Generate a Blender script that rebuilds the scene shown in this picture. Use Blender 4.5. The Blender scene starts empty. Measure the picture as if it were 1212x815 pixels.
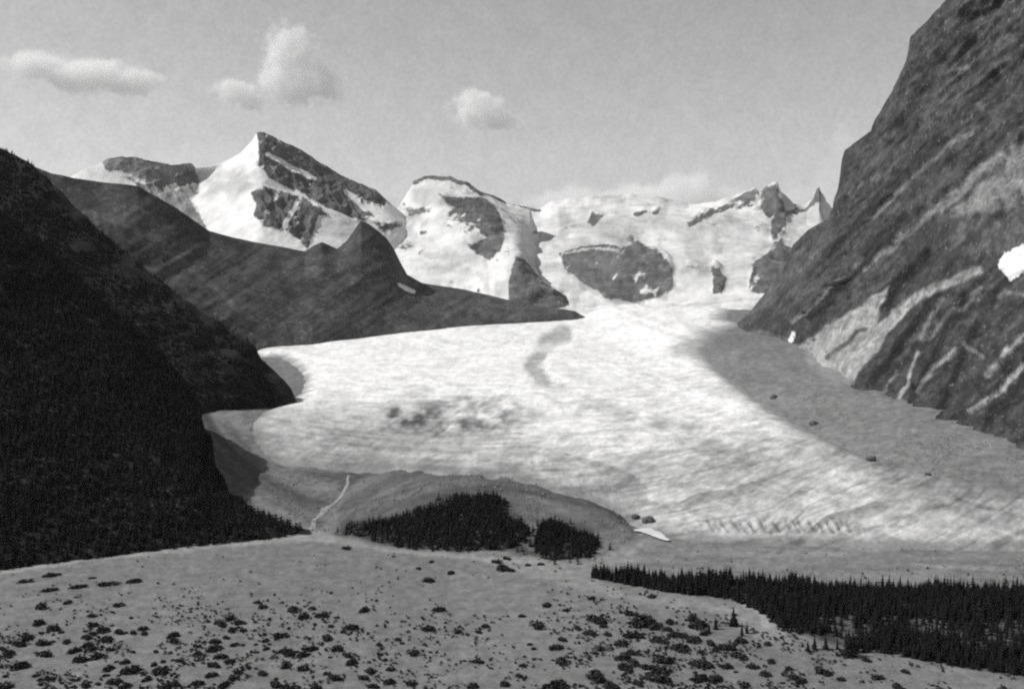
import bpy, math, random
import numpy as np
from mathutils import Vector

# ------------------------------------------------------------------ camera, sky, sun, exposure
S = bpy.context.scene
COL = S.collection
F = 1212.0                     # focal length in photograph pixels (36 mm lens on a 36 mm wide frame)
CAMZ = 300.0
PITCH = math.atan(87.5 / F)    # the level line lies at y = 320 of the photograph
cam = bpy.data.cameras.new('camera')
cam.lens = 36.0; cam.sensor_width = 36.0
cam.clip_start = 1.0; cam.clip_end = 120000.0
camo = bpy.data.objects.new('camera', cam); COL.objects.link(camo)
camo.location = (0, 0, CAMZ); camo.rotation_euler = (math.pi/2 - PITCH, 0, 0)
S.camera = camo

SUN = Vector((-0.68, 0.03, 0.72)).normalized()
EL = math.asin(SUN.z); AZ = math.atan2(SUN.x, SUN.y)
W = bpy.data.worlds.new('World'); S.world = W; W.use_nodes = True
nt = W.node_tree; nt.nodes.clear()
o_ = nt.nodes.new('ShaderNodeOutputWorld'); bg = nt.nodes.new('ShaderNodeBackground')
sk = nt.nodes.new('ShaderNodeTexSky'); sk.sky_type = 'NISHITA'; sk.sun_disc = False
sk.sun_elevation = EL; sk.sun_rotation = AZ; sk.altitude = 1500; sk.air_density = 1.6; sk.dust_density = 2.5
bw = nt.nodes.new('ShaderNodeRGBToBW')
nt.links.new(sk.outputs[0], bw.inputs[0])
# thin uneven high haze: a faint mottling of the whole sky
tc = nt.nodes.new('ShaderNodeTexCoord'); acc = bw.outputs[0]
for sc_, am in ((55, .045), (260, .075)):
    nz_ = nt.nodes.new('ShaderNodeTexNoise'); nz_.inputs['Scale'].default_value = sc_; nz_.inputs['Detail'].default_value = 3
    mr_ = nt.nodes.new('ShaderNodeMapRange'); mr_.inputs[1].default_value = .25; mr_.inputs[2].default_value = .75
    mr_.inputs[3].default_value = 1-am; mr_.inputs[4].default_value = 1+am
    mu_ = nt.nodes.new('ShaderNodeMath'); mu_.operation = 'MULTIPLY'
    nt.links.new(tc.outputs['Generated'], nz_.inputs['Vector']); nt.links.new(nz_.outputs[0], mr_.inputs[0])
    nt.links.new(acc, mu_.inputs[0]); nt.links.new(mr_.outputs[0], mu_.inputs[1]); acc = mu_.outputs[0]
nt.links.new(acc, bg.inputs[0]); bg.inputs[1].default_value = 0.108
nt.links.new(bg.outputs[0], o_.inputs[0])
sl = bpy.data.lights.new('sun', 'SUN'); sl.energy = 4.0; sl.angle = math.radians(0.53); sl.color = (1, .99, .98)
so = bpy.data.objects.new('sun', sl); COL.objects.link(so)
so.rotation_euler = (-SUN).to_track_quat('-Z', 'Y').to_euler()
S.view_settings.view_transform = 'Standard'; S.view_settings.look = 'None'
S.view_settings.exposure = 0.0; S.view_settings.gamma = 1.0
S.render.engine = 'CYCLES'
S.cycles.use_denoising = False
S.cycles.max_bounces = 24; S.cycles.diffuse_bounces = 3; S.cycles.volume_bounces = 24
S.cycles.transparent_max_bounces = 8
S.cycles.pixel_filter_type = 'BLACKMAN_HARRIS'; S.cycles.filter_width = 2.2

rnd = random.Random(7); rng = np.random.default_rng(7)

# ------------------------------------------------------------------ projection helpers (survey of the place)
CP, SP = math.cos(PITCH), math.sin(PITCH)
def ray(px, py):
    dx = (np.asarray(px, float)-606)/F; dy = (407.5-np.asarray(py, float))/F
    return dx, CP + dy*SP, -SP + dy*CP
def at(px, py, d):
    x, y, z = ray(px, py); k = np.asarray(d, float)/y
    return np.stack([x*k, y*k, CAMZ + z*k], -1)
def proj(P):
    x, y, z = P[..., 0], P[..., 1], P[..., 2]-CAMZ
    dep = np.maximum(y*CP - z*SP, 1.0); up = y*SP + z*CP
    return 606 + F*x/dep, 407.5 - F*up/dep

# ------------------------------------------------------------------ noise
def _h(ix, iy, iz, s):
    h = (ix.astype(np.uint32)*np.uint32(374761393) + iy.astype(np.uint32)*np.uint32(668265263)
         + iz.astype(np.uint32)*np.uint32(2147483647) + np.uint32((s*974711+12345) & 0xffffffff))
    h = (h ^ (h >> np.uint32(13)))*np.uint32(1274126177)
    h = (h ^ (h >> np.uint32(16)))*np.uint32(2246822519)
    return ((h ^ (h >> np.uint32(15))) & np.uint32(0xffffff)).astype(np.float32)/16777215.0
def vnoise(x, y, z=None, s=0):
    x = np.asarray(x, np.float64); y = np.asarray(y, np.float64)
    fx = np.floor(x); fy = np.floor(y); ix = fx.astype(np.int64); iy = fy.astype(np.int64)
    u = x-fx; v = y-fy; u = u*u*u*(u*(u*6-15)+10); v = v*v*v*(v*(v*6-15)+10)
    if z is None:
        o = np.zeros_like(ix)
        a = _h(ix, iy, o, s); b = _h(ix+1, iy, o, s); c = _h(ix, iy+1, o, s); d = _h(ix+1, iy+1, o, s)
        return (a+(b-a)*u)+((c+(d-c)*u)-(a+(b-a)*u))*v
    z = np.asarray(z, np.float64); fz = np.floor(z); iz = fz.astype(np.int64); w = z-fz; w = w*w*w*(w*(w*6-15)+10)
    r = []
    for k in (0, 1):
        a = _h(ix, iy, iz+k, s); b = _h(ix+1, iy, iz+k, s); c = _h(ix, iy+1, iz+k, s); d = _h(ix+1, iy+1, iz+k, s)
        r.append((a+(b-a)*u)+((c+(d-c)*u)-(a+(b-a)*u))*v)
    return r[0]+(r[1]-r[0])*w
def fbm(x, y, z=None, o=4, s=0, ridged=False, gain=.5):
    t = 0; a = 1; n = 0
    for k in range(o):
        v = vnoise(x*2.03**k, y*2.03**k, None if z is None else z*2.03**k, s+k*17)
        v = 1-2*abs(v-.5)*1.6 if ridged else v
        t = t+a*v; n += a; a *= gain
    return t/n-.5          # about -.5 .. .5
def sst(a, b, x):
    t = np.clip((x-a)/(b-a), 0, 1); return t*t*(3-2*t)

# ------------------------------------------------------------------ masks
def segdist(px, py, pts, closed=False):
    d = np.full(np.shape(px), 1e9); n = len(pts)
    for i in range(n if closed else n-1):
        ax, ay = pts[i][:2]; bx, by = pts[(i+1) % n][:2]
        vx, vy = bx-ax, by-ay; L = vx*vx+vy*vy+1e-9
        t = np.clip(((px-ax)*vx+(py-ay)*vy)/L, 0, 1)
        d = np.minimum(d, (px-ax-t*vx)**2+(py-ay-t*vy)**2)
    return np.sqrt(d)
def inside(px, py, pts):
    r = np.zeros(np.shape(px), bool); n = len(pts)
    for i in range(n):
        ax, ay = pts[i][:2]; bx, by = pts[(i+1) % n][:2]
        if ay == by: continue
        c = ((ay > py) != (by > py)) & (px < (bx-ax)*(py-ay)/(by-ay)+ax); r ^= c
    return r
def sdf(px, py, pts):      # positive inside
    d = segdist(px, py, pts, True); return np.where(inside(px, py, pts), d, -d)
def area(px, py, pts, soft=3):
    return sst(-soft/2, soft/2, sdf(px, py, pts))
def stroke(px, py, pts, w):
    return 1-sst(w*.25, w*.75, segdist(px, py, pts))
def mixv(a, b, m): return a+(b-a)*m

# ------------------------------------------------------------------ mesh helpers
def mesh_np(name, V, Fc, attrs=None, smooth=True):
    me = bpy.data.meshes.new(name)
    V = np.ascontiguousarray(V, np.float32).reshape(-1, 3); Fc = np.ascontiguousarray(Fc, np.int32); k = Fc.shape[1]
    me.vertices.add(len(V)); me.vertices.foreach_set('co', V.ravel())
    me.loops.add(Fc.size); me.loops.foreach_set('vertex_index', Fc.ravel())
    me.polygons.add(len(Fc)); me.polygons.foreach_set('loop_start', np.arange(0, Fc.size, k, dtype=np.int32))
    me.polygons.foreach_set('loop_total', np.full(len(Fc), k, np.int32))
    me.polygons.foreach_set('use_smooth', np.full(len(Fc), smooth))
    for n, a in (attrs or {}).items():
        at_ = me.attributes.new(n, 'FLOAT', 'POINT'); at_.data.foreach_set('value', np.ascontiguousarray(a, np.float32).ravel())
    me.update(calc_edges=True); me.validate()
    return me
def grid_faces(nv, nu, flip=False):
    i = np.arange(nv*nu).reshape(nv, nu)
    q = np.stack([i[:-1, :-1], i[:-1, 1:], i[1:, 1:], i[1:, :-1]], -1).reshape(-1, 4)
    return q[:, ::-1] if flip else q
def link(name, me, mat=None, parent=None, **props):
    o = bpy.data.objects.new(name, me); COL.objects.link(o)
    if mat and me and not me.materials: me.materials.append(mat)
    if parent: o.parent = parent
    for k, v in props.items(): o[k] = v
    return o

# ------------------------------------------------------------------ materials
def terrain_mat(name, scale=.02, amp=.35, fine=.15, bump=2.0, rough=.95, snow=False, stretch=(1, 1, 1), rot=(0, 0, 0)):
    m = bpy.data.materials.new(name); m.use_nodes = True; t = m.node_tree; N = t.nodes; L = t.links
    b = N['Principled BSDF']; b.inputs['Roughness'].default_value = rough; b.inputs['Specular IOR Level'].default_value = .15
    g = N.new('ShaderNodeNewGeometry'); mp = N.new('ShaderNodeMapping'); mp.inputs['Scale'].default_value = stretch; mp.inputs['Rotation'].default_value = rot
    L.new(g.outputs['Position'], mp.inputs[0])
    def nz(s, det):
        n = N.new('ShaderNodeTexNoise'); n.inputs['Scale'].default_value = s; n.inputs['Detail'].default_value = det; n.inputs['Roughness'].default_value = .65
        L.new(mp.outputs[0], n.inputs['Vector']); return n
    n1 = nz(scale, 6); n2 = nz(fine, 4)
    def mr(src, lo, hi, a=.3, c=.7):
        r = N.new('ShaderNodeMapRange'); r.inputs[1].default_value = a; r.inputs[2].default_value = c
        r.inputs[3].default_value = lo; r.inputs[4].default_value = hi; L.new(src, r.inputs[0]); return r.outputs[0]
    def mth(op, a, c):
        q = N.new('ShaderNodeMath'); q.operation = op
        for i, s_ in enumerate((a, c)):
            if isinstance(s_, (int, float)): q.inputs[i].default_value = s_
            else: L.new(s_, q.inputs[i])
        return q.outputs[0]
    a1 = N.new('ShaderNodeAttribute'); a1.attribute_name = 'tone'
    f = mth('MULTIPLY', mr(n1.outputs[0], 1-amp, 1+amp), mr(n2.outputs[0], 1-amp*.8, 1+amp*.8))
    c = mth('MULTIPLY', a1.outputs['Fac'], f)
    if snow:
        a2 = N.new('ShaderNodeAttribute'); a2.attribute_name = 'snow'; a3 = N.new('ShaderNodeAttribute'); a3.attribute_name = 'bright'
        q = mth('ADD', a2.outputs['Fac'], mr(n2.outputs[0], -.34, .34)); q = mr(q, 0, 1, .22, .78)
        sb = mth('MULTIPLY', a3.outputs['Fac'], mr(n1.outputs[0], .80, 1.12))
        mx = N.new('ShaderNodeMix'); mx.data_type = 'FLOAT'; L.new(q, mx.inputs[0]); L.new(c, mx.inputs[2]); L.new(sb, mx.inputs[3]); c = mx.outputs[0]
    cl = N.new('ShaderNodeClamp'); cl.inputs[1].default_value = .01; cl.inputs[2].default_value = .9; L.new(c, cl.inputs[0])
    L.new(cl.outputs[0], b.inputs['Base Color'])
    bp = N.new('ShaderNodeBump'); bp.inputs['Strength'].default_value = .6; bp.inputs['Distance'].default_value = bump
    L.new(mth('ADD', n1.outputs[0], mth('MULTIPLY', n2.outputs[0], .4)), bp.inputs['Height']); L.new(bp.outputs[0], b.inputs['Normal'])
    return m
def plain_mat(name, v, amp=.3, scale=1.0, rough=.95):
    m = bpy.data.materials.new(name); m.use_nodes = True; N = m.node_tree.nodes; L = m.node_tree.links
    b = N['Principled BSDF']; b.inputs['Roughness'].default_value = rough; b.inputs['Specular IOR Level'].default_value = .15
    g = N.new('ShaderNodeNewGeometry'); n = N.new('ShaderNodeTexNoise'); n.inputs['Scale'].default_value = scale; n.inputs['Detail'].default_value = 4
    L.new(g.outputs['Position'], n.inputs['Vector'])
    r = N.new('ShaderNodeMapRange'); r.inputs[1].default_value = .3; r.inputs[2].default_value = .7
    r.inputs[3].default_value = v*(1-amp); r.inputs[4].default_value = v*(1+amp)
    L.new(n.outputs[0], r.inputs[0]); L.new(r.outputs[0], b.inputs['Base Color']); return m
M_floor = terrain_mat('valley_gravel', .07, .28, .5, 1.0)
M_morn = terrain_mat('moraine_rubble', .02, .22, .2, 1.5)
M_ice = terrain_mat('glacier_ice', .03, .22, .2, 2.5, rough=.8)
M_rock = terrain_mat('mountain_rock', .03, .42, .16, 8.0, snow=True, stretch=(1, 1, .6))
M_far = terrain_mat('far_mountain_rock', .008, .34, .035, 14.0, snow=True)
M_turf = terrain_mat('alpine_turf', .012, .45, .07, 8.0, snow=True, stretch=(1, .7, .5))
M_duff = terrain_mat('forest_floor', .02, .3, .2, 1.0, snow=True)
M_spruce = plain_mat('spruce_needles', .011, .4, .25)
M_bark = plain_mat('spruce_bark', .09, .3, 2)
M_bush = plain_mat('willow_leaves', .028, .35, .6)
M_stone = plain_mat('boulder_stone', .1, .35, .3)
M_pool = plain_mat('silty_meltwater', .62, .12, .1, .4)
M_rubble = plain_mat('rubble_stone', .17, .5, .2)
M_water = plain_mat('meltwater', .27, .3, .12, .35)

# ------------------------------------------------------------------ valley height
def base_z(x, y):
    z = .012*np.maximum(0, y-1100)
    z = z + 55*sst(330, 690, x)*sst(1030, 1450, y) + 34*sst(-330, -620, x)*sst(1250, 1600, y)*sst(2700, 2100, y)
    r2 = ((x+28)/205)**2+((y-1325)/235)**2
    z = z + 46*np.clip(1-r2, 0, 1)**1.15
    r3 = ((x-70)/75)**2+((y-1165)/75)**2
    z = z + 9*np.clip(1-r3, 0, 1)**1.3
    return z
def ground_z(x, y):
    z = base_z(x, y)
    rough = .5+2.6*sst(1120, 1300, y)
    z = z + fbm(x*.02, y*.02, o=4, s=3)*1.6*rough+fbm(x*.07, y*.05, o=4, s=7)*(rough-.4)*1.1 + fbm(x*.004, y*.004, o=2, s=5)*3
    return z
def march(fn, px, py, d0=450, d1=9000):
    ds = d0*(d1/d0)**np.linspace(0, 1, 1500); P = at(px, py, ds); h = fn(P[:, 0], P[:, 1])-P[:, 2]
    k = np.argmax(h > 0)
    if h[k] <= 0: return P[-1]
    a = h[k-1]/(h[k-1]-h[k]); p = P[k-1]+(P[k]-P[k-1])*a
    return p
def hit(px, py): return march(ground_z, px, py)

GL_PX = [(334, 423), (352, 436), (362, 450), (356, 466), (338, 478), (316, 486), (297, 502), (303, 528), (322, 545), (352, 552), (405, 556),
         (450, 560), (520, 562), (600, 565), (660, 580), (700, 592), (735, 607), (758, 624), (800, 636), (870, 643), (960, 646), (1080, 650),
         (1190, 652), (1300, 652), (1300, 600), (1200, 585), (1100, 562), (1010, 535), (945, 505), (890, 470), (850, 440), (835, 415),
         (850, 398), (880, 384)]
GLW = [tuple(march(base_z, a, b)[:2]) for a, b in GL_PX] + [(900, 4300), (1200, 5600), (-300, 5700), (-1100, 4300), (-1100, 3300)]
def ice_z(x, y, rough=True, d=None):
    if d is None: d = sdf(x, y, GLW)
    T = (20+6*sst(1500, 2600, y))*(1-.75*sst(500, 800, x)*sst(1500, 2400, y))
    z = base_z(x, y)+T*(1-np.exp(-np.maximum(d, 0)/np.where(y < 1500, 70, 45)))+np.minimum(d, 0)*.25
    z = z + 10*sst(30, 200, d)*fbm(x*.004, y*.0025, o=3, s=8)
    return z

FAN_U = np.linspace(-.72, .72, 800); FAN_Y = 480*(5900/480)**np.linspace(0, 1, 640)
GX = FAN_U[None, :]*FAN_Y[:, None]; GY = np.repeat(FAN_Y[:, None], len(FAN_U), 1)
gp = np.stack([GX, GY, ground_z(GX, GY)], -1)
px, py = proj(gp)
wx = px+fbm(px*.05, py*.09, o=4, s=21)*14; wy = py+fbm(px*.05, py*.09, o=4, s=22)*8
tone = .175+.03*fbm(GX*.01, GY*.004, o=4, s=31)+.03*fbm(GX*.05, GY*.02, o=3, s=32)
# outwash plain right of the moraine hill, streaked by old channels
outw = area(wx, wy, [(690, 668), (740, 640), (770, 622), (1300, 640), (1300, 700), (1000, 686), (850, 678), (700, 672)], 8)
strk = fbm(px*.012, py*.22, o=4, s=41)
tone = mixv(tone, .19+.09*strk, outw)
tone = mixv(tone, .25, .7*area(wx, wy, [(560, 662), (690, 664), (760, 640), (750, 668), (690, 672), (740, 698), (820, 708), (880, 715), (905, 738), (925, 756), (960, 758), (900, 762), (850, 725), (740, 712), (660, 690)], 10))
tone = mixv(tone, .33, .8*stroke(wx, wy, [(880, 712), (898, 722), (906, 738), (925, 752)], 9))
tone = mixv(tone, .30, .75*stroke(wx, wy, [(0, 674), (100, 660), (250, 644), (370, 632), (450, 646), (560, 658), (640, 664)], 11))
tone = mixv(tone, .28, .7*stroke(wx, wy, [(757, 643), (745, 660), (735, 672)], 6))
for q in ([(1000, 649), (1060, 650)], [(870, 656), (1000, 655)], [(1080, 668), (1180, 672)]):
    tone = mixv(tone, .3, .5*stroke(wx, wy, q, 5))
# moraine basin left of the stream, moraine hill, right hand moraine
bas = area(wx, wy, [(225, 450), (300, 490), (300, 545), (355, 556), (425, 558), (415, 585), (372, 628), (300, 605), (235, 555)], 8)
arc = np.hypot((px-440), (py-430)*1.25)
tone = mixv(tone, .115+.2*fbm(arc*.09, px*.012, o=4, s=44), bas)
tone = mixv(tone, .24, .7*stroke(wx, wy, [(232, 456), (258, 480), (292, 505)], 24))
tone = mixv(tone, .2, .6*stroke(wx, wy, [(250, 540), (275, 577), (320, 603), (352, 618)], 9))
hill = area(wx, wy, [(395, 632), (405, 575), (440, 548), (540, 535), (640, 545), (745, 602), (752, 640), (700, 664), (560, 656), (440, 645)], 10)
arc2 = np.hypot(px-575, (py-690)*1.5)
tone = mixv(tone, .118+.20*fbm(arc2*.07, px*.01, o=4, s=45), hill)
tone = mixv(tone, .08, .6*stroke(wx, wy, [(480, 562), (560, 554), (610, 562)], 14))
tone = mixv(tone, .22, .6*area(wx, wy, [(640, 590), (700, 600), (745, 625), (735, 650), (712, 655), (705, 625), (660, 607)], 12))
tone = mixv(tone, .10, .7*stroke(wx, wy, [(690, 582), (722, 602), (745, 614), (757, 624)], 7))
rm = area(wx, wy, [(800, 415), (870, 380), (1000, 395), (1300, 500), (1300, 645), (1100, 640), (940, 520)], 8)
tone = mixv(tone, .185+.07*fbm(px*.02, py*.12, o=4, s=46)+.04*fbm(px*.2, py*.3, o=2, s=47), rm)
tone = mixv(tone, .27, .8*area(wx, wy, [(1060, 335), (1040, 400), (1008, 452), (984, 456), (958, 430), (946, 402)], 10))
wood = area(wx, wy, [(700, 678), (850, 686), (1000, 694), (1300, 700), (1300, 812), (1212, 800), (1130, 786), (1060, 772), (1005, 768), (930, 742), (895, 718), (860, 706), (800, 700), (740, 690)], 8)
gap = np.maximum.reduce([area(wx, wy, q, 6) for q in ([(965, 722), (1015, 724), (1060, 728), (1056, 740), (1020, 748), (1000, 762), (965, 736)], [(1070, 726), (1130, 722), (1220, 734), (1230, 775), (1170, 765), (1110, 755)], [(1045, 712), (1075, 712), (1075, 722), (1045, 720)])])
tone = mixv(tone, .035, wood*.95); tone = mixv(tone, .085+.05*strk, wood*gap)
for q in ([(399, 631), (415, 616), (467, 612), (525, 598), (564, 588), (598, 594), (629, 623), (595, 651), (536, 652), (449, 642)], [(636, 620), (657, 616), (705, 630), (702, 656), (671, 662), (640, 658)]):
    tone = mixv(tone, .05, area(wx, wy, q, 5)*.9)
tone = tone*(1+.38*fbm(px*.22, py*.3, o=3, s=901)+.12*fbm(GX*.012, GY*.006, o=4, s=902))*.95
tone = np.clip(tone, .03, .5)
D = np.full(GX.shape, -999.); sel = (GY > 1000); D[sel] = sdf(GX[sel], GY[sel], GLW)
# grey silt and rubble along the ice margin
def trim(V, ok, A):
    fc = grid_faces(*GX.shape); fc = fc[ok.ravel()[fc].all(1)]; used = np.unique(fc); rm_ = np.zeros(GX.size, np.int32); rm_[used] = np.arange(len(used))
    return V.reshape(-1, 3)[used], rm_[fc], {k: a.ravel()[used] for k, a in A.items()}
V_, F_, A_ = trim(gp, D < 90, {'tone': tone})
link('valley_floor', mesh_np('valley_floor', V_, F_, A_), M_floor, kind='structure')
# the plain that carries on under and beyond the mountains
q = np.array([[-45000, -45000, -9], [45000, -45000, -9], [45000, 45000, -9], [-45000, 45000, -9]], float)
link('ground', mesh_np('ground', q, np.array([[0, 1, 2, 3]]), {'tone': np.full(4, .2)}), M_floor, kind='structure')

# ------------------------------------------------------------------ glacier
gz = ice_z(GX, GY, d=D)
# crevasses: arcs across the flow in the lower lobe, long flow lines higher up
px, py = proj(np.stack([GX, GY, gz], -1))
wx = px+fbm(px*.04, py*.08, o=4, s=51)*18; wy = py+fbm(px*.04, py*.08, o=4, s=52)*10
crev = area(wx, wy, [(450, 480), (500, 466), (600, 470), (640, 490), (600, 512), (520, 516), (450, 505)], 25)
crev2 = area(wx, wy, [(840, 612), (1010, 612), (1000, 632), (850, 630)], 12)
lobe = sst(470, 560, py+.03*(px-600))
cw = fbm((px*.6+py)*.10, (px-py*.6)*.028, o=3, s=53, ridged=True)
inn = sst(5, 60, D)
gz = gz - inn*(.7+4*crev+1.0*lobe+4*crev2)*np.clip(cw+.1, 0, 1)*1.2
gz = gz + inn*(1.2+.8*lobe)*fbm(GX*.03, GY*.02, o=4, s=54)
gz = gz - 3.5*stroke(wx, wy, [(665, 396), (642, 415), (636, 440), (655, 462), (700, 480), (780, 500), (860, 532)], 22)*inn
g = .83-.05*lobe-.36*sst(462, 512, py-.06*(px-400))*sst(700, 430, px)
g = g-.50*crev*sst(-.25, .35, fbm(px*.06, py*.09, o=4, s=55))-.05*crev
g = g - .02*sst(440, 520, py)-.06*sst(520, 600, py) - .20*sst(505, 600, py)*sst(-.35, .3, fbm(px*.035, py*.06, o=4, s=56)+.12)
g = mixv(g, .40, .95*stroke(wx, wy, [(666, 394), (644, 410), (634, 430), (640, 448)], 17)*sst(-.45, .05, fbm(px*.08, py*.1, o=3, s=57)))
g = mixv(g, .46, .7*stroke(wx, wy, [(640, 446), (665, 468), (730, 484), (800, 503), (880, 535), (960, 560)], 16)*sst(-.3, .2, fbm(px*.05, py*.1, o=3, s=58)))
g = mixv(g, .50+.2*fbm(px*.03, py*.1, o=4, s=59), .85*area(wx, wy, [(790, 532), (860, 520), (950, 512), (1000, 530), (1320, 590), (1320, 670), (750, 670), (735, 610), (640, 590), (700, 575)], 60))
g = mixv(g, .25+.1*fbm(px*.02, py*.12, o=4, s=60), .9*area(wx, wy, [(800, 415), (850, 392), (900, 380), (940, 500), (1005, 545), (1070, 580), (1125, 603), (1320, 650), (1320, 480), (900, 380)], 46))
g = mixv(g, .20, .9*area(wx, wy, [(760, 628), (860, 637), (1000, 638), (1320, 640), (1320, 690), (740, 690)], 12))
g = mixv(g, .17, .8*stroke(wx, wy, [(1130, 590), (1160, 600), (1212, 610)], 5))
for a_ in range(17):                                   # short ice ribs near the dirty snout, crevasse shade darkened into the tone
    x0 = 846+a_*10+rnd.uniform(-3, 3); y0 = 628+rnd.uniform(-3, 2)
    m_ = stroke(px, py, [(x0, y0), (x0-7+rnd.uniform(-2, 2), y0-10)], 4); g = mixv(g, .17, m_*.55); gz = gz-2*m_
g = mixv(g, .16, .85*area(wx, wy, [(326, 418), (342, 428), (352, 440), (360, 452), (356, 466), (340, 466), (330, 440)], 7))
g = mixv(g, .25, .5*stroke(wx, wy, [(303, 528), (330, 546), (400, 556)], 8))
g = g + (.10*fbm(px*.012, py*.18, o=4, s=61)+.13*fbm(px*.13, py*.16, o=4, s=62))*(1+sst(450, 560, py))
fl1 = fbm((px*.75+py)*.09, (px-py*.75)*.02, o=4, s=63, ridged=True); fl2 = fbm((px*.35-py)*.12, px*.012, o=4, s=64, ridged=True)
g = g*(1-(.05+.18*lobe)*np.clip(.10-fl1, 0, .5)*1.6)*(1-(.10+.15*sst(600, 900, px))*np.clip(.10-fl2, 0, .5)*1.6)
fl3 = fbm((py+((px-560)*.05)**2*.18)*.20, (px+py*.8)*.022, o=4, s=163, ridged=True)
g = g*(1-(.12+.20*sst(430, 540, py))*np.clip(.08-fl3, 0, .5)*1.8)
g = g*(1+.34*fbm(px*.3, py*.3, o=3, s=65))
edge = sst(34, 0, D+26*fbm(GX*.02, GY*.02, o=3, s=66)); farR = area(px, py, [(780, 330), (1300, 330), (1300, 520), (960, 520), (820, 425)], 30)
g = mixv(g, .19+.1*fbm(px*.1, py*.1, o=3, s=67), .8*edge); g = mixv(g, .26, .8*farR*sst(110, 10, D+60*fbm(GX*.01, GY*.01, o=3, s=68)))
bd = fbm(np.hypot(px-560, (py-150)*1.6)*.055+fbm(px*.01, py*.02, o=2, s=69)*3, px*.004, o=3, s=70, ridged=True)
g = (g+.06*sst(520, 600, py))*(1-.42*sst(480, 600, py)*sst(.0, .38, bd))
g = np.clip(g, .08, .86)
V_, F_, A_ = trim(np.stack([GX, GY, gz], -1), D > -55, {'tone': g})
link('glacier', mesh_np('glacier', V_, F_, A_), M_ice, kind='structure')

# ------------------------------------------------------------------ mountains
def rows_at(rows, U):
    out = []
    def sm(a):
        w = max(3, len(U)//22); k = np.hanning(2*w+1); k /= k.sum(); return np.convolve(np.pad(a, w, mode='reflect', reflect_type='odd'), k, 'valid')
    for n_, r in enumerate(rows):
        r = np.array(r, float); y = np.interp(U, r[:, 0], r[:, 1]); d = np.interp(U, r[:, 0], r[:, 2])
        if 0 < n_ < len(rows)-1: y = sm(y)
        out.append(at(U, y, sm(d) if n_ else d))
    return np.stack(out)
def catmull(R, nv):
    n = len(R); t = np.linspace(0, n-1, nv); out = []
    E = np.concatenate([R[:1]*2-R[1:2], R, R[-1:]*2-R[-2:-1]])
    for s in t:
        k = min(int(s), n-2); f = s-k; a, b, c, d = E[k], E[k+1], E[k+2], E[k+3]
        out.append(.5*((2*b)+(-a+c)*f+(2*a-5*b+4*c-d)*f*f+(-a+3*b-3*c+d)*f**3))
    return np.stack(out), t/(n-1)
def normals(G):
    du = np.gradient(G, axis=1); dv = np.gradient(G, axis=0); n = np.cross(du, dv)
    n /= np.linalg.norm(n, axis=-1, keepdims=True)+1e-9; return n
def landform(name, rows, x0, x1, nu, nv, paint, disp, mat, back=(700, .9), nb=14, sink=25):
    U = np.linspace(x0, x1, nu); R = rows_at(rows, U); R[0, :, 2] -= sink
    G, v = catmull(R, nv)
    top = G[-1]; B = []
    for k in range(1, nb+1):
        s = back[0]*(k/nb)**1.3
        q = top.copy(); q[:, 0] *= (1+s/top[:, 1]); q[:, 1] += s; q[:, 2] -= s*back[1]*(.35+.65*k/nb); B.append(q)
    G = np.concatenate([G, np.stack(B)]); v = np.concatenate([v, 1+np.linspace(0, 1, nb)])
    PX, PY = proj(G); A = paint(PX, PY, G)
    B_ = dict(A); q = A['snow']
    for _ in range(6): q = (q+np.roll(q, 1, 0)+np.roll(q, -1, 0)+np.roll(q, 1, 1)+np.roll(q, -1, 1))/5
    B_['snow'] = q
    G = G + normals(G)*disp(PX, PY, G, np.repeat(v[:, None], nu, 1), B_)[..., None]
    PX, PY = proj(G); A = paint(PX, PY, G)
    fc = grid_faces(*G.shape[:2])
    o = link(name, mesh_np(name, G, fc, A), mat, kind='structure')
    return o, G, nv
def attrs(tone, snow=None, bright=None, G=None):
    z = np.zeros_like(tone)
    return {'tone': np.clip(tone, .01, .8), 'snow': z if snow is None else np.clip(snow, 0, 1), 'bright': z+.8 if bright is None else np.clip(bright, .2, .86)}

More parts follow.
